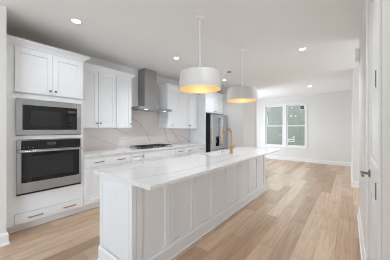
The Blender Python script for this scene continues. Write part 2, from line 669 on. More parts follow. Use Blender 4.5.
# wall behind the camera with a wide glazed opening
w = MB().box(-4.1, -2.95, YB - .15, YB, 0, CZ).box(-.05, 1.8, YB - .15, YB, 0, CZ).box(-2.95, -.05, YB - .15, YB, 2.5, CZ).box(-2.95, -.05, YB - .15, YB, 0, .2)
struct('wall_rear', w, M['wall'])
DY0, DY1, DZ = 1.40, 2.135, 2.45
w = MB().box(XR, XR + .12, YB, -4.2, 0, CZ).box(XR, XR + .12, -2.0, DY0, 0, CZ).box(XR, XR + .12, -4.2, -2.0, 0, .3).box(XR, XR + .12, -4.2, -2.0, 2.4, CZ).box(XR, XR + .12, DY1, 3.96, 0, CZ).box(XR, XR + .12, DY0, DY1, DZ, CZ)
struct('wall_right', w, M['wall'])
struct('wall_right_far', MB().box(XL, 1.8, 5.80, YF + .15, 0, CZ), M['wall'])
w = MB().box(1.65, 1.8, YB, 4.2, 0, CZ).box(1.65, 1.8, 5.6, 5.8, 0, CZ).box(1.65, 1.8, 4.2, 5.6, 2.4, CZ).box(1.65, 1.8, 4.2, 5.6, 0, .4)
struct('wall_hall', w, M['wall'])
struct('wall_hall_near', MB().box(XR + .12, 1.65, 3.84, 3.96, 0, CZ), M['wall'])
w = (MB().box(XW, WX0, YF, YF + .15, 0, CZ).box(WX1, XL, YF, YF + .15, 0, CZ)
     .box(WX0, WX1, YF, YF + .15, 0, WZ0).box(WX0, WX1, YF, YF + .15, WZ1, CZ).box(-1.10, XL, YF - .07, YF, 0, CZ))
struct('wall_far', w, M['wall'])
BX, BY0, BY1 = -2.60, 5.75, 6.86
struct('wall_pantry', MB().box(XW, BX, BY0, BY1, 0, CZ), M['wall'])
# corner casing at the end of the pantry wall
struct('trim_1', MB().box(BX, BX + .018, BY1 - .09, BY1 + .005, 0, 2.45, .003), M['trim'])

BASE = [(0, 0), (.028, 0), (.028, .012), (.016, .024), (.016, .115), (.010, .128), (.007, .140), (0, .140)]
def baseboard(name, path, side=1):
    return struct(name, MB().sweep(path, BASE, side), M['trim'])
baseboard('baseboard_left', [(XS, YB), (XS, .4202), (-3.325, .4202)])
baseboard('baseboard_right', [(XR, 2.23), (XR, 3.96), (1.6, 3.96)], -1)
baseboard('baseboard_right_far', [(1.6, 5.80), (XL, 5.80), (XL, YF - .07), (-1.10, YF - .07), (-1.10, YF), (XW, YF)], -1)
baseboard('baseboard_pantry', [(-3.1, BY0), (BX, BY0), (BX, BY1 - .09)], 1)
baseboard('baseboard_right_near', [(XR, YB), (XR, 1.305)], -1)

# window in the far wall
win = thing('window_1', 'white double window over bare oak floor in the far wall', 'window', (-2.19, YF, WZ0))
del win['label'], win['category']
win['kind'] = 'structure'
c = MB()
t = .065
c.box(WX0 - t, WX0, YF - .018, YF, WZ0 - t, WZ1 + t, .003).box(WX1, WX1 + t, YF - .018, YF, WZ0 - t, WZ1 + t, .003)
c.box(WX0, WX1, YF - .018, YF, WZ1, WZ1 + t, .003).box(WX0, WX1, YF - .018, YF, WZ0 - t, WZ0, .003)
c.build('casing', M['trim'], win)
XM = -2.195
MB().box(XM - .065, XM + .065, YF - .01, YF + .10, WZ0, WZ1, .003).build('mullion', M['trim'], win)
for a, b in ((WX0, XM - .065), (XM + .065, WX1)):
    zm = 1.49
    lo = MB()
    f = .042
    y0, y1 = YF + .02, YF + .055
    lo.box(a, a + f, y0, y1, WZ0, zm + .02).box(b - f, b, y0, y1, WZ0, zm + .02).box(a + f, b - f, y0, y1, WZ0, WZ0 + .06).box(a + f, b - f, y0, y1, zm - .02, zm + .02)
    s = lo.build('sash', M['trim'], win)
    MB().box(a + f, b - f, y0 + .014, y0 + .020, WZ0 + .06, zm - .02).build('pane', M['glass'], s)
    up = MB()
    y0, y1 = YF + .058, YF + .09
    up.box(a, a + f, y0, y1, zm - .02, WZ1).box(b - f, b, y0, y1, zm - .02, WZ1).box(a + f, b - f, y0, y1, WZ1 - .045, WZ1).box(a + f, b - f, y0, y1, zm - .02, zm + .018)
    s = up.build('sash', M['trim'], win)
    MB().box(a + f, b - f, y0 + .012, y0 + .018, zm + .018, WZ1 - .045).build('pane', M['glass'], s)

# glazed patio frame in the far room and the rear glazing frame
pf = MB()
for ya, yb in ((PY0, PY0 + .06), (7.51, 7.59), (PY1 - .06, PY1)):
    pf.box(XW - .10, XW - .04, ya, yb, 0, PZ)
pf.box(XW - .10, XW - .04, PY0, PY1, PZ - .06, PZ).box(XW - .10, XW - .04, PY0, PY1, 0, .06)
struct('door_2', pf, M['trim'])
rf = MB()
for xa in (-2.95, -2.0, -1.06, -.11):
    rf.box(xa, xa + .06, YB - .10, YB - .04, .2, 2.5)
rf.box(-2.95, -.05, YB - .10, YB - .04, .2, .26).box(-2.95, -.05, YB - .10, YB - .04, 2.44, 2.5)
struct('window_2', rf, M['trim'])
hf = MB().box(1.69, 1.75, 4.2, 4.26, .4, 2.4).box(1.69, 1.75, 5.54, 5.6, .4, 2.4).box(1.69, 1.75, 4.26, 5.54, .4, .46).box(1.69, 1.75, 4.26, 5.54, 2.34, 2.4)
struct('fill_frame_hall', hf, M['trim'])  # frame of the unseen hall opening added for its fill light
sf = MB()
for ya in (-4.2, -3.13, -2.06):
    sf.box(XR + .04, XR + .10, ya, ya + .06, .3, 2.4)
sf.box(XR + .04, XR + .10, -4.2, -2.0, .3, .36).box(XR + .04, XR + .10, -4.2, -2.0, 2.34, 2.4)
struct('fill_frame_side', sf, M['trim'])  # frame of the side opening, added out of view for its fill light

# panel door in the right wall
dr = thing('door_1', '', '', (XR + .03, (DY0 + DY1) / 2, 0))
del dr['label'], dr['category']
dr['kind'] = 'structure'
c = MB()
for y0, y1, z0, z1 in ((DY0 - .09, DY0 - .006, 0, DZ + .09), (DY1 + .006, DY1 + .09, 0, DZ + .09), (DY0 - .006, DY1 + .006, DZ + .006, DZ + .09)):
    c.box(XR - .012, XR, y0, y1, z0, z1, .003)
c.build('casing', M['trim'], dr)
c = MB().box(XR, XR + .12, DY0, DY0 + .018, 0, DZ).box(XR, XR + .12, DY1 - .018, DY1, 0, DZ).box(XR, XR + .12, DY0 + .018, DY1 - .018, DZ - .018, DZ)
c.build('jamb', M['trim'], dr)
a0, a1 = DY0 + .021, DY1 - .021
xf = XR + .006
slab = MB()
st = .085
def panel_face(mb, x, y0, y1, z0, z1):
    pass
slab.box(xf, xf + .035, a0, a0 + st, .01, DZ - .021).box(xf, xf + .035, a1 - st, a1, .01, DZ - .021)
for z0, z1 in ((.01, .22), (.865, 1.09), (2.31, DZ - .021)):
    slab.box(xf, xf + .035, a0 + st, a1 - st, z0, z1)
for z0, z1 in ((.22, .865), (1.09, 2.31)):
    slab.box(xf + .019, xf + .030, a0 + st, a1 - st, z0, z1)
    # raised field with sloped margin
    m_ = .045
    o_ = [(a0 + st + .012, z0 + .012), (a1 - st - .012, z0 + .012), (a1 - st - .012, z1 - .012), (a0 + st + .012, z1 - .012)]
    i_ = [(a0 + st + m_, z0 + m_), (a1 - st - m_, z0 + m_), (a1 - st - m_, z1 - m_), (a0 + st + m_, z1 - m_)]
    vo = [slab.bm.verts.new((xf + .0191, y, z)) for y, z in o_]
    vi = [slab.bm.verts.new((xf + .005, y, z)) for y, z in i_]
    for k in range(4):
        slab.bm.faces.new((vo[k], vo[(k + 1) % 4], vi[(k + 1) % 4], vi[k]))
    slab.bm.faces.new(vi)
    slab.bm.faces.new(vo[::-1])
leaf = slab.build('door_leaf', M['trim'], dr)
hy, hz = a1 - .062, 0.985
h = MB().lathe((xf, hy, hz), [(.031, -.0005), (.031, -.006), (.026, -.011), (.011, -.014), (.011, -.045), (.0135, -.047), (.0135, -.062), (0, -.063)], 24, 'X')
h.tube([(xf - .054, hy, hz), (xf - .055, hy - .03, hz), (xf - .053, hy - .08, hz - .002), (xf - .049, hy - .115, hz - .004)], .009, 12)
h.build('lever_handle', M['nickel'], leaf, True)
for hz_ in (.42, 1.0, 1.60, 2.2):
    MB().cyl((XR - .009, a0 - .004, hz_ - .045), (XR - .009, a0 - .004, hz_ + .045), .0075, n=12).box(XR - .006, XR + .008, a0 - .006, a0 - .001, hz_ - .045, hz_ + .045).build('hinge', M['nickel'], dr)

# door chime high on the end of the right wall
ch = thing('door_chime', 'white chime box high on the right wall near the ceiling', 'door chime', (XR, 3.86, 2.36))
MB().box(XR - .05, XR, 3.80, 3.93, 2.36, 2.55, .008).build('cover', M['plastic'], ch)
g = MB()
for k in range(5):
    g.box(XR - .0515, XR - .0495, 3.82, 3.91, 2.385 + k * .012, 2.390 + k * .012)
g.build('grille', M['grey'], ch)

# ------------------------------------------------------------------ ceiling fittings
def downlight(label, x, y):
    r = thing('recessed_light', label, 'ceiling light', (x, y, CZ), 'recessed ceiling lights')
    MB().lathe((x, y, CZ), [(.046, -.0035), (.054, -.008), (.070, -.006), (.078, -.0005), (.046, -.0005)], 40, closed=True).build('trim_ring', M['plastic'], r, True)
    MB().cyl((x, y, CZ - .0045), (x, y, CZ - .0005), .046, n=32).build('lens', M['led'], r)
    d = bpy.data.lights.new('downlight_beam', 'SPOT')
    d.energy = 18
    d.spot_size = R(140)
    d.spot_blend = 1.0
    d.shadow_soft_size = 0.05
    d.color = (.87, .938, 1.0)
    o = bpy.data.objects.new('downlight_beam', d)
    o.location = (0, 0, -.02)
    o.parent = r
    COL.objects.link(o)
    return r
DL = downlight('round lit recessed light above the wall oven cabinet', -2.80, 1.04)
for (x, y, pw_, lab) in ((-2.69, 2.81, 92, 'round lit recessed light in front of the range hood chimney'),
                    (-2.80, 4.91, 40, 'round lit recessed light in front of the refrigerator cabinet'),
                    (-.645, 3.87, 80, 'round lit recessed light right of both pendants, nearest the panel door'),
                    (-1.0, 7.32, 60, 'round lit recessed light farthest off, near the window wall'),
                    (-.645, 1.55, 44, 'added unseen recessed light over the floor between the island and the panel door')):  # added out-of-view lamp, brightens the island side
    dc = dup(DL, (x, y, CZ), lab)
    beam = [q for q in dc.children if q.type == 'LIGHT'][0]
    beam.data = beam.data.copy()
    beam.data.energy = pw_

def sprinkler(label, x, y, r0, mat):
    o = MB().lathe((x, y, CZ), [(r0, -.0005), (r0, -.005), (r0 * .9, -.009), (0, -.009)], 28).build('ceiling_cap', mat, None, True)
    return tag(o, label, 'ceiling cap')
sprinkler('grey round ceiling cap between the two pendant rods', -2.32, 4.30, .058, M['grey'])
sprinkler('tiny pale ceiling cap beside the light above the oven cabinet', -2.66, 1.09, .028, M['ceil'])

# ------------------------------------------------------------------ cabinet makers
def shaker(mb, x, y0, y1, z0, z1, st=.062, rec=.015, th=.02):
    """five-piece door whose face is at x, facing +X"""
    bv = .0015
    mb.box(x - th, x, y0, y0 + st, z0, z1, bv).box(x - th, x, y1 - st, y1, z0, z1, bv)
    mb.box(x - th, x, y0 + st, y1 - st, z0, z0 + st, bv).box(x - th, x, y0 + st, y1 - st, z1 - st, z1, bv)
    mb.box(x - th + .001, x - rec, y0 + st - .004, y1 - st + .004, z0 + st - .004, z1 - st + .004)
    return mb

def knob(x, y, z, parent):
    return MB().lathe((x, y, z), [(.010, 0), (.0075, .004), (.0065, .016), (.014, .020), (.0165, .025), (.013, .029), (0, .030)], 18, 'X').build('knob', M['bronze'], parent, True)

def pull(x, y, z, length, parent):
    m = MB()
    h = length / 2
    for s in (-1, 1):
        m.cyl((x, y + s * (h - .012), z), (x + .030, y + s * (h - .012), z), .0048, n=10)
    m.tube([(x + .030, y - h, z), (x + .033, y - h * .5, z), (x + .034, y, z), (x + .033, y + h * .5, z), (x + .030, y + h, z)], .0075, 10)
    return m.build('pull_handle', M['bronze'], parent, True)

CROWN = [(-.02, 2.385), (.004, 2.385), (.004, 2.402), (.014, 2.410), (.020, 2.425), (.036, 2.446), (.054, 2.460), (.060, 2.468), (.070, 2.470), (.070, 2.490), (-.02, 2.490)]

XT = -3.34   # face of the tall and base cabinets
XU = -3.62   # face of the wall cabinets
GAP = .0025

# oven tower
TY0, TY1 = .4215, 1.3455
tw = thing('oven_cabinet', 'tall white cabinet housing the microwave and wall oven at left', 'cabinet', (-3.65, .9, 0))
b = MB()
b.box(XW + .002, XT - .02, TY0, .540, .10, 2.40).box(XW + .002, XT - .02, 1.310, TY1, .10, 2.40)
b.box(XW + .002, XT - .02, .540, 1.310, .10, .470).box(XW + .002, XT - .02, .540, 1.310, 1.198, 1.250).box(XW + .002, XT - .02, .540, 1.310, 1.735, 2.40)
b.box(XW + .002, XW + .02, .540, 1.310, .470, 1.735)
# face frame
b.box(XT - .02, XT - .003, TY0, .520, .10, 2.40).box(XT - .02, XT - .003, 1.333, TY1, .10, 2.40)
b.box(XT - .02, XT - .003, .520, 1.333, .245, .470).box(XT - .02, XT - .003, .540, 1.310, 1.198, 1.250).box(XT - .02, XT - .003, .520, 1.333, 1.735, 1.80)
b.box(XT - .02, XT - .003, .520, .540, .470, 1.735).box(XT - .02, XT - .003, 1.310, 1.333, .470, 1.735)
b.build('body', M['cab'], tw)
MB().box(XW + .05, XT - .055, TY0 + .03, TY1, 0, .10).build('toe_kick', M['toe'], tw)
MB().box(XW + .002, XT - .025, TY0, TY1 - .022, 2.4002, 2.406).build('bounce_damper', M['damper'], tw)  # unseen dark sheet added to cut bounce onto the ceiling
MB().sweep([(XT - .003, TY0), (XT - .003, TY1), (XU + .07, TY1)], CROWN, 1).build('crown_moulding', M['cab'], tw)
for y0, y1, ky in ((.523, .9255, .9255 - .03), (.9285, 1.331, .9285 + .03)):
    d = shaker(MB(), XT + .018, y0, y1, 1.815, 2.388).build('door', M['cab'], tw)
    knob(XT + .018, ky, 1.87, d)
d = MB().box(XT - .003, XT + .017, .523, 1.331, .112, .238, .002).build('drawer', M['cab'], tw)
pull(XT + .017, .73, .176, .16, d)
pull(XT + .017, 1.135, .176, .16, d)

# wall oven
ov = thing('wall_oven', 'stainless wall oven with black glass below the microwave', 'oven', (-3.62, .925, .475))
oy0, oy1 = .541, 1.302
xo = XT + .028
MB().box(XW + .06, XT - .004, .552, 1.296, .482, 1.19).build('oven_body', M['darkgap'], ov)
MB().box(XT - .003, xo, oy0, oy1, 1.070, 1.192, .003).build('side_frame', M['steel'], ov)
cp = MB().box(xo - .002, xo + .004, oy0 + .042, oy1 - .018, 1.070, 1.186, .001).build('control_panel', M['blackglass'], ov)
MB().box(xo + .0042, xo + .0048, .86, .96, 1.118, 1.152).build('display', M['display'], cp)
for i in range(3):
    MB().cyl((xo + .0042, .61 + i * .045, 1.09), (xo + .0048, .61 + i * .045, 1.09), .005, n=10).build('button', M['nickel'], cp)
dm = MB()
dm.box(XT - .003, xo, oy0, oy0 + .045, .500, 1.062, .002).box(XT - .003, xo, oy1 - .030, oy1, .500, 1.062, .002)
dm.box(XT - .003, xo, oy0 + .045, oy1 - .030, .500, .632, .002).box(XT - .003, xo, oy0 + .045, oy1 - .030, 1.036, 1.062, .002)
dd = dm.build('door', M['steel'], ov)
MB().box(XT - .003, xo + .002, oy0 + .046, oy1 - .031, .633, 1.035, .001).build('door_glass', M['blackglass'], dd)
MB().box(xo + .0022, xo + .003, oy0 + .14, oy1 - .12, .690, .975).build('window', M['window_dark'], dd)
hm = MB().tube([(xo + .045, oy0 + .01, 1.040), (xo + .047, .925, 1.040), (xo + .045, oy1 - .01, 1.040)], .0135, 14)
for yy in (oy0 + .035, oy1 - .035):
    hm.box(xo, xo + .040, yy - .012, yy + .012, 1.030, 1.050, .003)
hm.build('door_handle', M['steel'], dd, True)
MB().box(XT - .003, xo - .012, oy0 + .003, oy1 - .003, .476, .497).build('vent_strip', M['black'], ov)

# microwave with trim kit
mw = thing('microwave', 'built-in microwave with wide stainless trim above the wall oven', 'microwave', (-3.62, .93, 1.25))
my0, my1 = .533, 1.301
MB().box(XW + .10, XT - .004, .58, 1.27, 1.29, 1.69).build('body', M['darkgap'], mw)
fm = MB()
fm.box(XT - .0015, xo - .006, my0, .600, 1.256, 1.728, .003).box(XT - .0015, xo - .006, 1.240, my1, 1.256, 1.728, .003)
fm.box(XT - .0015, xo - .006, .600, 1.240, 1.256, 1.328, .002).box(XT - .0015, xo - .006, .600, 1.240, 1.652, 1.728, .002)
fm.build('trim_frame', M['steel'], mw)
md = MB().box(XT - .003, xo, .601, 1.098, 1.329, 1.651, .002).build('door', M['blackglass'], mw)
MB().box(xo + .0002, xo + .001, .685, 1.03, 1.385, 1.585).build('window', M['window_dark'], md)
mc = MB().box(XT - .003, xo, 1.100, 1.239, 1.329, 1.651, .002).build('control_panel', M['blackglass'], mw)
MB().box(xo + .0002, xo + .001, 1.122, 1.218, 1.575, 1.61).build('display', M['display'], mc)
for r_ in range(4):
    for c_ in range(3):
        MB().box(xo + .0002, xo + .0012, 1.123 + c_ * .034, 1.149 + c_ * .034, 1.39 + r_ * .04, 1.412 + r_ * .04).build('button', M['window_dark'], mc)

# wall cabinets
def upper_cabinet(label, y0, y1, splits, knobs, crown_path):
    r = thing('upper_cabinet', label, 'cabinet', ((XW + XU) / 2, (y0 + y1) / 2, 1.36), 'white wall cabinets')
    MB().box(XW + .002, XU - .001, y0 + .0008, y1 - .0008, 1.36, 2.40).build('body', M['cab'], r)
    MB().sweep(crown_path, CROWN, 1).build('crown_moulding', M['cab'], r)
    MB().box(XW + .002, XU - .022, y0 + .022, y1 - .022, 2.4002, 2.406).build('bounce_damper', M['damper'], r)  # dark sheet added out of view, keeps the ceiling above dark
    for (a, b_), ky in zip(splits, knobs):
        d = shaker(MB(), XU + .020, a + .0025, b_ - .0025, 1.365, 2.385).build('door', M['cab'], r)
        knob(XU + .020, ky, 1.445, d)
    return r
upper_cabinet('double-door white wall cabinet against the tall oven cabinet', 1.3475, 2.055, [(1.375, 1.705), (1.71, 2.045)], [1.675, 1.74], [(XU, 1.3475), (XU, 2.055)])
upper_cabinet('single-door white wall cabinet just left of the range hood', 2.056, 2.405, [(2.065, 2.400)], [2.368], [(XU, 2.056), (XU, 2.405), (XW + .002, 2.405)])
upper_cabinet('single-door white wall cabinet just right of the range hood', 3.455, 3.900, [(3.46, 3.897)], [3.60], [(XW + .002, 3.455), (XU, 3.455), (XU, 3.900)])
upper_cabinet('double-door white wall cabinet beside the tall refrigerator panel', 3.901, 4.700, [(3.905, 4.298), (4.302, 4.695)], [4.265, 4.335], [(XU, 3.901), (XU, 4.700)])

# refrigerator surround
fc = thing('fridge_cabinet', 'white two-door cabinet over the refrigerator with tall side panels', 'cabinet', (-3.6, 5.2, 0))
for ya, yb in ((4.702, 4.728), (5.702, 5.728)):
    MB().box(XW + .002, XT + .02, ya, yb, 0, 2.384, .001).build('side_panel', M['cab'], fc)
MB().box(XW + .002, XT - .002, 4.7295, 5.70, 1.83, 2.40).build('body', M['cab'], fc)
MB().sweep([(XU + .09, 4.7005), (XT + .020, 4.7005), (XT + .020, 5.728)], CROWN, 1).build('crown_moulding', M['cab'], fc)
MB().box(XW + .002, XT - .022, 4.7305, 5.70, 2.4002, 2.406).build('bounce_damper', M['damper'], fc)  # unseen dark sheet, added to soak up light under the ceiling
for a, b_, ky in ((4.735, 5.215, 5.18), (5.219, 5.695, 5.255)):
    d = shaker(MB(), XT + .020, a, b_, 1.84, 2.383).build('door', M['cab'], fc)
    knob(XT + .020, ky, 1.895, d)

fr = thing('refrigerator', 'stainless french-door refrigerator with a dispenser in the left door', 'refrigerator', (-3.5, 5.22, 0))
fy0, fy1 = 4.765, 5.675
MB().box(XW + .06, -3.195, fy0, fy1, .06, 1.775, .004).build('case', M['black'], fr)
MB().box(XW + .10, -3.25, fy0 + .03, fy1 - .03, 0, .06).build('base_grille', M['darkgap'], fr)
xfz = -3.12
fm_ = (fy0 + fy1) / 2
dl = MB()
# left door with a cut-out for the dispenser
dy0, dy1, dz0, dz1 = 4.955, 5.135, .83, 1.12
dl.box(-3.19, xfz, fy0 + .002, dy0, .73, 1.785, .004).box(-3.19, xfz, dy1, fm_ - .002, .73, 1.785, .004)
dl.box(-3.19, xfz, dy0, dy1, .73, dz0).box(-3.19, xfz, dy0, dy1, dz1, 1.785)
ld = dl.build('door', M['fridge'], fr)
dp = MB().box(-3.189, -3.172, dy0, dy1, dz0, dz1).box(-3.172, xfz + .003, dy0, dy1, dz1 - .085, dz1).box(-3.172, xfz + .003, dy0, dy1, dz0, dz0 + .012)
dp.box(-3.172, xfz + .003, dy0, dy0 + .008, dz0, dz1).box(-3.172, xfz + .003, dy1 - .008, dy1, dz0, dz1)
dp.build('dispenser', M['blackglass'], ld)
MB().box(-3.171, -3.150, 5.02, 5.07, .92, 1.00, .003).build('dispenser_paddle', M['nickel'], ld)
rd = MB().box(-3.19, xfz, fm_ + .002, fy1 - .002, .73, 1.785, .005).build('door', M['fridge'], fr)
fd = MB().box(-3.19, xfz, fy0 + .002, fy1 - .002, .07, .722, .005).build('freezer_drawer', M['fridge'], fr)
for par, yy in ((ld, fm_ - .045), (rd, fm_ + .045)):
    m = MB().tube([(xfz + .05, yy, .82), (xfz + .055, yy, 1.25), (xfz + .05, yy, 1.70)], .012, 12)
    for zz in (.86, 1.66):
        m.cyl((xfz, yy, zz), (xfz + .05, yy, zz), .009, n=10)
    m.build('door_handle', M['fridge'], par, True)
m = MB().tube([(xfz + .05, fy0 + .08, .655), (xfz + .055, fm_, .655), (xfz + .05, fy1 - .08, .655)], .012, 12)
for yy in (fy0 + .12, fy1 - .12):
    m.cyl((xfz, yy, .655), (xfz + .05, yy, .655), .009, n=10)
m.build('drawer_handle', M['fridge'], fd, True)

# base cabinets
def base_cabinet(label, y0, y1, pulls, ndoors, false_front=False, narrow=False):
    r = thing('base_cabinet', label, 'cabinet', ((XW + XT) / 2, (y0 + y1) / 2, 0), 'white base cabinets')
    MB().box(XW + .002, XT - .002, y0 + .0008, y1 - .0008, .10, .8835).build('body', M['cab'], r)
    MB().box(XW + .05, XT - .055, y0 + .0008, y1 - .0008, 0, .0995).build('toe_kick', M['toe'], r)
    xf_ = XT + .018
    if narrow:
        d = shaker(MB(), xf_, y0 + .02, y1 - .02, .708, .838, .035).build('drawer', M['cab'], r)
        knob(xf_, y1 - .04, .785, d)
    else:
        nm = 'false_front' if false_front else 'drawer'
        d = MB().box(XT - .002, xf_, y0 + .015, y1 - .015, .708, .838, .002).build(nm, M['cab'], r)
        for py in pulls:
            pull(xf_, py, .782, .15, d)
    wd = (y1 - y0 - .03) / ndoors
    for k in range(ndoors):
        a = y0 + .015 + k * wd
        d = shaker(MB(), xf_, a + .0015, a + wd - .0015, .115, .695).build('door', M['cab'], r)
        ky = a + wd - .03 if (k == 0) else a + .03
        knob(xf_, ky, .64, d)
    return r
base_cabinet('white base cabinet with a wide two-pull drawer beside the oven cabinet', 1.348, 2.195, (1.585, 1.985), 2)
base_cabinet('narrow white base cabinet with a small knob left of the cooktop', 2.196, 2.505, (), 1, narrow=True)
base_cabinet('white base cabinet with a handleless front under the cooktop', 2.506, 3.445, (), 2, false_front=True)
base_cabinet('narrow white base cabinet with a single-pull drawer right of the cooktop', 3.446, 3.75, (3.60,), 1)
base_cabinet('white base cabinet with a two-pull drawer against the refrigerator panel', 3.751, 4.700, (3.99, 4.46), 2)

ct = MB()
CY0, CY1 = 2.56, 3.40
ct.box(XW + .002, XT + .03, 1.347, CY0, .884, .914).box(XW + .002, XT + .03, CY1, 4.7005, .884, .914)
ct.box(XW + .002, -3.86, CY0, CY1, .884, .914).box(-3.40, XT + .03, CY0, CY1, .884, .914)
o = ct.build('countertop', M['wallquartz'])
tag(o, 'white veined countertop along the wall under the cooktop', 'countertop')

bs = MB().box(XW + .001, XW + .016, 1.347, 4.7005, .9142, 1.3598)
bs.box(XW + .001, XW + .016, 2.4065, 3.4535, 1.3598, 1.764)
o = bs.build('backsplash', M['splash'])
tag(o, 'blush marble-look backsplash with grey veins behind the cooktop', 'backsplash')

# cooktop
ck = thing('gas_cooktop', 'gas cooktop with black iron grates set in the wall counter', 'cooktop', (-3.63, 2.98, .914))
KY0, KY1 = 2.53, 3.43
MB().box(-3.885, -3.375, KY0, KY1, .9142, .924, .003).build('steel_deck', M['steel'], ck)
MB().box(-3.855, -3.405, CY0 + .005, CY1 - .005, .885, .9142).build('burner_box', M['black'], ck)
for bx_, by_, br_ in ((-3.76, 2.70, .045), (-3.53, 2.70, .038), (-3.66, 2.98, .058), (-3.76, 3.26, .045), (-3.53, 3.26, .038)):
    MB().lathe((bx_, by_, .924), [(br_ * 1.2, 0), (br_ * 1.2, .006), (br_, .010), (0, .010)], 24).build('burner', M['nickel'], ck, True)
    MB().lathe((bx_, by_, .934), [(br_, 0), (br_, .005), (br_ * .85, .009), (0, .009)], 24).build('burner_cap', M['iron'], [c_ for c_ in ck.children if c_.name.startswith('burner') and 'cap' not in c_.name and 'box' not in c_.name][-1], True)
for g0, g1 in ((2.55, 2.83), (2.84, 3.12), (3.13, 3.41)):
    g = MB()
    zt0, zt1 = .950, .962
    for yy in (g0, g1 - .012, (g0 + g1) / 2 - .006):
        g.box(-3.865, -3.435, yy, yy + .012, zt0, zt1, .002)
    for xx in (-3.865, -3.765, -3.66, -3.545, -3.447):
        g.box(xx, xx + .012, g0, g1, zt0, zt1, .002)
    for yy in (g0, g1 - .014):
        for xx in (-3.865, -3.449):
            g.box(xx, xx + .014, yy, yy + .014, .924, zt0)
    g.build('grate', M['iron'], ck)
for k in range(5):
    yk = 2.98 + (k - 2) * .085
    MB().lathe((-3.405, yk, .924), [(.019, 0), (.018, .018), (.015, .022), (0, .022)], 18).build('control_knob', M['nickel'], ck, True)

# range hood
hd = thing('range_hood', 'stainless chimney range hood above the cooktop', 'range hood', (-3.7, 2.98, 1.765))
HY0, HY1 = 2.49, 3.44
hx = -3.45
cb = MB().box(XW + .002, hx, HY0, HY1, 1.772, 1.826, .003)
cb.prism([(HY0 + .02, 1.826), (HY1 - .02, 1.826), (3.20, 1.850), (2.78, 1.850)], 'X', XW + .002, -3.68)
can = cb.build('canopy', M['hood'], hd)
MB().box(XW + .06, hx - .06, HY0 + .08, HY1 - .08, 1.766, 1.7725).build('grease_filter', M['steel'], can)
for yy in (2.70, 3.24):
    MB().cyl((hx - .035, yy, 1.7690), (hx - .035, yy, 1.7722), .022, n=20).build('lamp', M['hoodled'], can)
for k in range(4):
    MB().box(hx, hx + .003, 2.88 + k * .05, 2.905 + k * .05, 1.792, 1.805).build('button', M['darkgap'], can)
cy0, cy1 = 2.81, 3.17
MB().box(XW + .002, -3.700, cy0, cy1, 1.8265, 2.35, .002).build('chimney', M['hood'], hd)
MB().box(XW + .002, -3.703, cy0 + .003, cy1 - .003, 2.3502, CZ - .0005, .002).build('chimney_extension', M['hood'], hd)

# ------------------------------------------------------------------ island
IX0, IX1, IY0, IY1 = -2.01, -1.45, .965, 4.33
isl = thing('kitchen_island', 'long white panelled island base standing on the oak floor', 'kitchen island', ((IX0 + IX1) / 2, (IY0 + IY1) / 2, 0))
b = MB()
b.box(IX0 + .02, IX1 - .02, IY0 + .02, IY0 + .04, .02, .8835).box(IX0 + .02, IX1 - .02, IY1 - .04, IY1 - .02, .02, .8835)
b.box(IX1 - .04, IX1 - .02, IY0 + .04, IY1 - .04, .02, .8835).box(IX0 + .02, IX0 + .04, IY0 + .04, IY1 - .04, .10, .8835)
b.box(IX0 + .04, IX1 - .04, IY0 + .04, IY1 - .04, .08, .10)
b.box(IX0 + .08, IX0 + .09, IY0 + .02, IY1 - .02, 0, .10)
b.build('body', M['island'], isl)
# seating side: corner posts and eight shaker panels
for y0, y1 in ((IY0 + .0005, 1.010), (IY1 - .012, IY1)):
    MB().box(IX1 - .045, IX1 + .004, y0, y1, .0, .8835, .003).build('corner_post', M['island'], isl)
n = 8
pw = (IY1 - .012 - 1.010) / n
for k in range(n):
    a = 1.010 + k * pw
    shaker(MB(), IX1, a + .003, a + pw - .003, .10, .8835, .060, .0175, .0195).build('back_panel', M['island'], isl)


def shaker_y(mb, y, x0, x1, z0, z1, st, rec, th, sgn):
    """panel in the XZ plane, face at y, facing sgn*Y"""
    def bb(xa, xb, za, zb, f0, f1, bev):
        ya, yb = y - sgn * f0, y - sgn * f1
        mb.box(xa, xb, min(ya, yb), max(ya, yb), za, zb, bev)
    bb(x0, x0 + st, z0, z1, 0, th, .0015); bb(x1 - st, x1, z0, z1, 0, th, .0015)
    bb(x0 + st, x1 - st, z0, z0 + st * 1.4, 0, th, .0015); bb(x0 + st, x1 - st, z1 - st, z1, 0, th, .0015)
    bb(x0 + st, x1 - st, z0 + st * 1.4, z1 - st, rec, th - .001, 0)
    return mb
shaker_y(MB(), IY0, IX0 + .0, IX1 - .046, .0, .8835, .042, .010, .019, -1).build('end_panel', M['island'], isl)
shaker_y(MB(), IY1, IX0 + .0, IX1 - .046, .0, .8835, .042, .010, .019, 1).build('end_panel', M['island'], isl)
IB = [(0, 0), (.024, 0), (.024, .012), (.014, .022), (.014, .125), (.009, .137), (.004, .145), (0, .145)]
MB().sweep([(IX0 + .0, IY0), (IX1 + .004, IY0), (IX1 + .004, IY1), (IX0, IY1)], IB, 1).build('baseboard', M['island'], isl)
nd = 6
dw = (IY1 - IY0 - .05) / nd
for k in range(nd):
    a = IY0 + .025 + k * dw
    m = MB().box(IX0, IX0 + .0195, a + .002, a + dw - .002, .115, .87, .0015)
    d = m.build('door', M['island'], isl)
    MB().lathe((IX0, a + (dw - .04 if k % 2 == 0 else .04), .78), [(.009, 0), (.0055, -.016), (.014, -.025), (0, -.030)], 16, 'X').build('knob', M['bronze'], d, True)

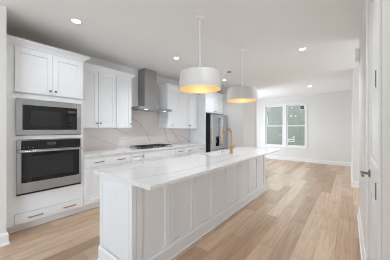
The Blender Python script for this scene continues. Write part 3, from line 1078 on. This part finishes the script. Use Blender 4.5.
# island top with a sink cut-out
TX0, TX1, TYA, TYB = -2.035, -1.14, .915, 4.395
SX0, SX1, SY0, SY1 = -1.965, -1.650, 2.60, 3.32
zt0, zt1 = .884, .914
v = MB()
bm = v.bm
def ringv(z, x0, x1, y0, y1):
    return [bm.verts.new(p) for p in ((x0, y0, z), (x1, y0, z), (x1, y1, z), (x0, y1, z))]
ot, ob = ringv(zt1, TX0, TX1, TYA, TYB), ringv(zt0, TX0, TX1, TYA, TYB)
it, ib = ringv(zt1, SX0, SX1, SY0, SY1), ringv(zt0, SX0, SX1, SY0, SY1)
for k in range(4):
    j = (k + 1) % 4
    bm.faces.new((ot[k], ot[j], it[j], it[k]))
    bm.faces.new((ob[j], ob[k], ib[k], ib[j]))
    bm.faces.new((ob[k], ob[j], ot[j], ot[k]))
    bm.faces.new((ib[j], ib[k], it[k], it[j]))
es = [e for e in bm.edges if all(q in ot for q in e.verts) or {e.verts[0] in ot, e.verts[1] in ot} == {True, False} and (e.verts[0] in ob or e.verts[1] in ob)]
bmesh.ops.bevel(bm, geom=es, offset=.003, segments=2, affect='EDGES', profile=.5)
o = v.build('island_countertop', M['quartz'])
tag(o, 'long white veined countertop on the island, overhanging its panelled side', 'countertop')

sk = thing('sink', 'white undermount sink in the island top beside the brass faucet', 'sink', ((SX0 + SX1) / 2, (SY0 + SY1) / 2, .66))
s = MB()
w_ = .004
s.box(SX0 - w_, SX0, SY0 - w_, SY1 + w_, .665, .8832).box(SX1, SX1 + w_, SY0 - w_, SY1 + w_, .665, .8832)
s.box(SX0, SX1, SY0 - w_, SY0, .665, .8832).box(SX0, SX1, SY1, SY1 + w_, .665, .8832).box(SX0 - w_, SX1 + w_, SY0 - w_, SY1 + w_, .660, .665)
s.build('basin', M['sinksteel'], sk)
MB().lathe(((SX0 + SX1) / 2, (SY0 + SY1) / 2, .665), [(.045, 0), (.045, .003), (.03, .003), (.028, .001), (0, .001)], 24).build('drain', M['nickel'], sk, True)

fx, fy = -1.557, 2.96
fa = thing('faucet', 'tall brass gooseneck faucet on the island', 'faucet', (fx, fy, .914))
MB().lathe((fx, fy, .914), [(.034, 0), (.034, .008), (.028, .014), (.0255, .02), (.0255, .100), (.020, .114), (.0135, .118), (0, .119)], 24).build('base', M['brass'], fa, True)
pts = [(fx, fy, 1.02 + k * .03) for k in range(9)]
rad = .083
zc = 1.265
for k in range(0, 19):
    a = math.pi * k / 18
    pts.append((fx - rad + rad * math.cos(a), fy, zc + rad * math.sin(a)))
pts.append((fx - 2 * rad, fy, 1.235))
MB().tube(pts, .0125, 14).build('spout', M['brass'], fa, True)
MB().lathe((fx - 2 * rad, fy, 1.120), [(.013, 0), (.0165, .003), (.0165, .075), (.013, .10), (.0125, .118), (0, .119)], 18).build('spray_head', M['brass'], fa, True)
lv = MB().cyl((fx, fy + .018, .985), (fx, fy + .048, .985), .014, n=16)
lv.tube([(fx, fy + .042, .988), (fx + .010, fy + .050, 1.02), (fx + .022, fy + .056, 1.075)], .0055, 10)
lv.build('lever', M['brass'], fa, True)

# outlet on the island end panel
ol = thing('outlet', 'white outlet plate on the near end panel of the island', 'outlet', (-1.767, IY0 + .010, .65))
ox, oz, oyf = -1.767, .708, IY0 + .0098
MB().box(ox - .058, ox + .058, oyf - .005, oyf, oz - .036, oz + .036, .002).build('cover_plate', M['plastic'], ol)
for s_ in (-1, 1):
    MB().box(ox + s_ * .021 - .016, ox + s_ * .021 + .016, oyf - .0062, oyf - .0048, oz - .015, oz + .015, .001).build('socket', M['trim'], ol)

# ------------------------------------------------------------------ pendants
def pendant(label, x, y):
    r = thing('pendant_light', label, 'pendant light', (x, y, 1.85), 'white drum pendants over the island')
    zb, zt, ra = 1.838, 2.053, .268
    rt = ra - .012
    MB().lathe((x, y, 0), [(ra, zb), (ra - .002, zb + .06), (rt, zt - .02), (rt - .006, zt - .006), (rt - .02, zt), (.03, zt + .004), (0, zt + .004)], 72).build('shade', M['shade'], r, True)
    # remove the bottom cap of the shade so that the lining shows
    me = r.children[0].data
    bm_ = bmesh.new(); bm_.from_mesh(me)
    big = [f for f in bm_.faces if len(f.verts) > 20 and f.calc_center_median().z < 0.05]
    bmesh.ops.delete(bm_, geom=big, context='FACES_ONLY')
    bm_.to_mesh(me); bm_.free()
    MB().lathe((x, y, 0), [(ra - .001, zb), (ra - .005, zb + .001), (rt - .006, zt - .025), (rt - .022, zt - .006), (.03, zt - .004), (0.0, zt - .004)], 72).build('lining', M['gold'], r, True)
    me = r.children[1].data if r.children[1].name.startswith('lining') else [c for c in r.children if c.name.startswith('lining')][0].data
    bm_ = bmesh.new(); bm_.from_mesh(me)
    big = [f for f in bm_.faces if len(f.verts) > 20 and f.calc_center_median().z < 0.05]
    bmesh.ops.delete(bm_, geom=big, context='FACES_ONLY')
    bm_.to_mesh(me); bm_.free()
    MB().lathe((x, y, 0), [(.022, zt), (.022, zt + .03), (.012, zt + .042), (.0120, zt + .05), (.0120, CZ - .03), (.0120, CZ - .022)], 20).build('rod', M['plastic'], r, True)
    MB().lathe((x, y, 0), [(.013, CZ - .030), (.030, CZ - .026), (.064, CZ - .018), (.066, CZ - .0005)], 36).build('canopy', M['plastic'], r, True)
    MB().cyl((x, y, zt - .06), (x, y, zt - .006), .02, n=16).build('socket', M['plastic'], r)
    MB().lathe((x, y, zt - .115), [(0, -.030), (.018, -.025), (.030, -.005), (.030, .012), (.020, .040), (.014, .056)], 20).build('bulb', M['bulb'], r, True)
    d = bpy.data.lights.new('bulb_glow', 'POINT')
    d.energy = 1.2
    d.color = (1.0, .90, .74)
    d.shadow_soft_size = .06
    o_ = bpy.data.objects.new('bulb_glow', d)
    o_.location = (0, 0, zt - .17 - 1.85)
    o_.parent = r
    COL.objects.link(o_)
    return r
p1 = pendant('white drum pendant with gold lining over the near half of the island', -1.49, 1.99)
dup(p1, (-1.49, 3.24, 1.85), 'white drum pendant over the far end of the island, before the window')

# ------------------------------------------------------------------ outside the window and papers on its panes
def on_far(u, v, y):
    t_ = (u - 195) / 195
    c_, s_ = math.cos(R(38.3)), math.sin(R(38.3))
    X, Y = -s_ + c_ * t_, c_ + s_ * t_
    k = y / Y
    return X * k, CAMZ + (129.5 - v) / 195 * k

nb = thing('neighbouring_building', 'unfinished building in grey-green sheathing seen through the window', 'building', (-3.8, 12.6, -.6))
MB().box(-9, 2, 12.6, 13.0, -.6, 6.5).build('sheathed_wall', M['sheath'], nb)
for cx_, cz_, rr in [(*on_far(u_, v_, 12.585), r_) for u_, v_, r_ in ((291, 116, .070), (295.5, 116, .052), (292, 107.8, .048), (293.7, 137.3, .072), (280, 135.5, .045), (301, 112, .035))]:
    MB().cyl((cx_, 12.585, cz_), (cx_, 12.6, cz_), rr, n=16).build('glint_disc', M['paper'], nb)  # white discs standing in for lamp reflections in the window glass
struct('ground', MB().box(-12, 4, 9.3, 14, -.7, -.6), M['soil'])

ypl = YF + .0325
ypu = YF + .0685
def sticker(label, x0, x1, z0, z1, y, border=None):
    r = thing('sticker', label, 'sticker', ((x0 + x1) / 2, y, z0))
    MB().box(x0, x1, y - .0012, y - .0002, z0, z1).build('paper', M['paper'], r)
    if border:
        MB().box(x0 + .022, x1 - .022, y - .0020, y - .0013, z0 + .022, z1 - .022).build('print', border, r)
    return r
sticker('pale square sticker in the top corner of the left window', -2.985, -2.84, 2.17, 2.352, ypu, M['sheath'])
sticker('dark square sticker in the top corner of the right window', -1.63, -1.441, 2.15, 2.350, ypu, M['blueish'])
st = sticker('white oblong label low on the right window', -2.08, -1.82, .80, .93, ypl)
MB().box(-2.05, -1.85, ypl - .0020, ypl - .0013, .845, .885).build('print', M['grey'], st)
sticker('narrow white strip on the edge of the left window', -2.980, -2.945, 1.53, 1.95, ypu)  # plain white strip along the pane edge
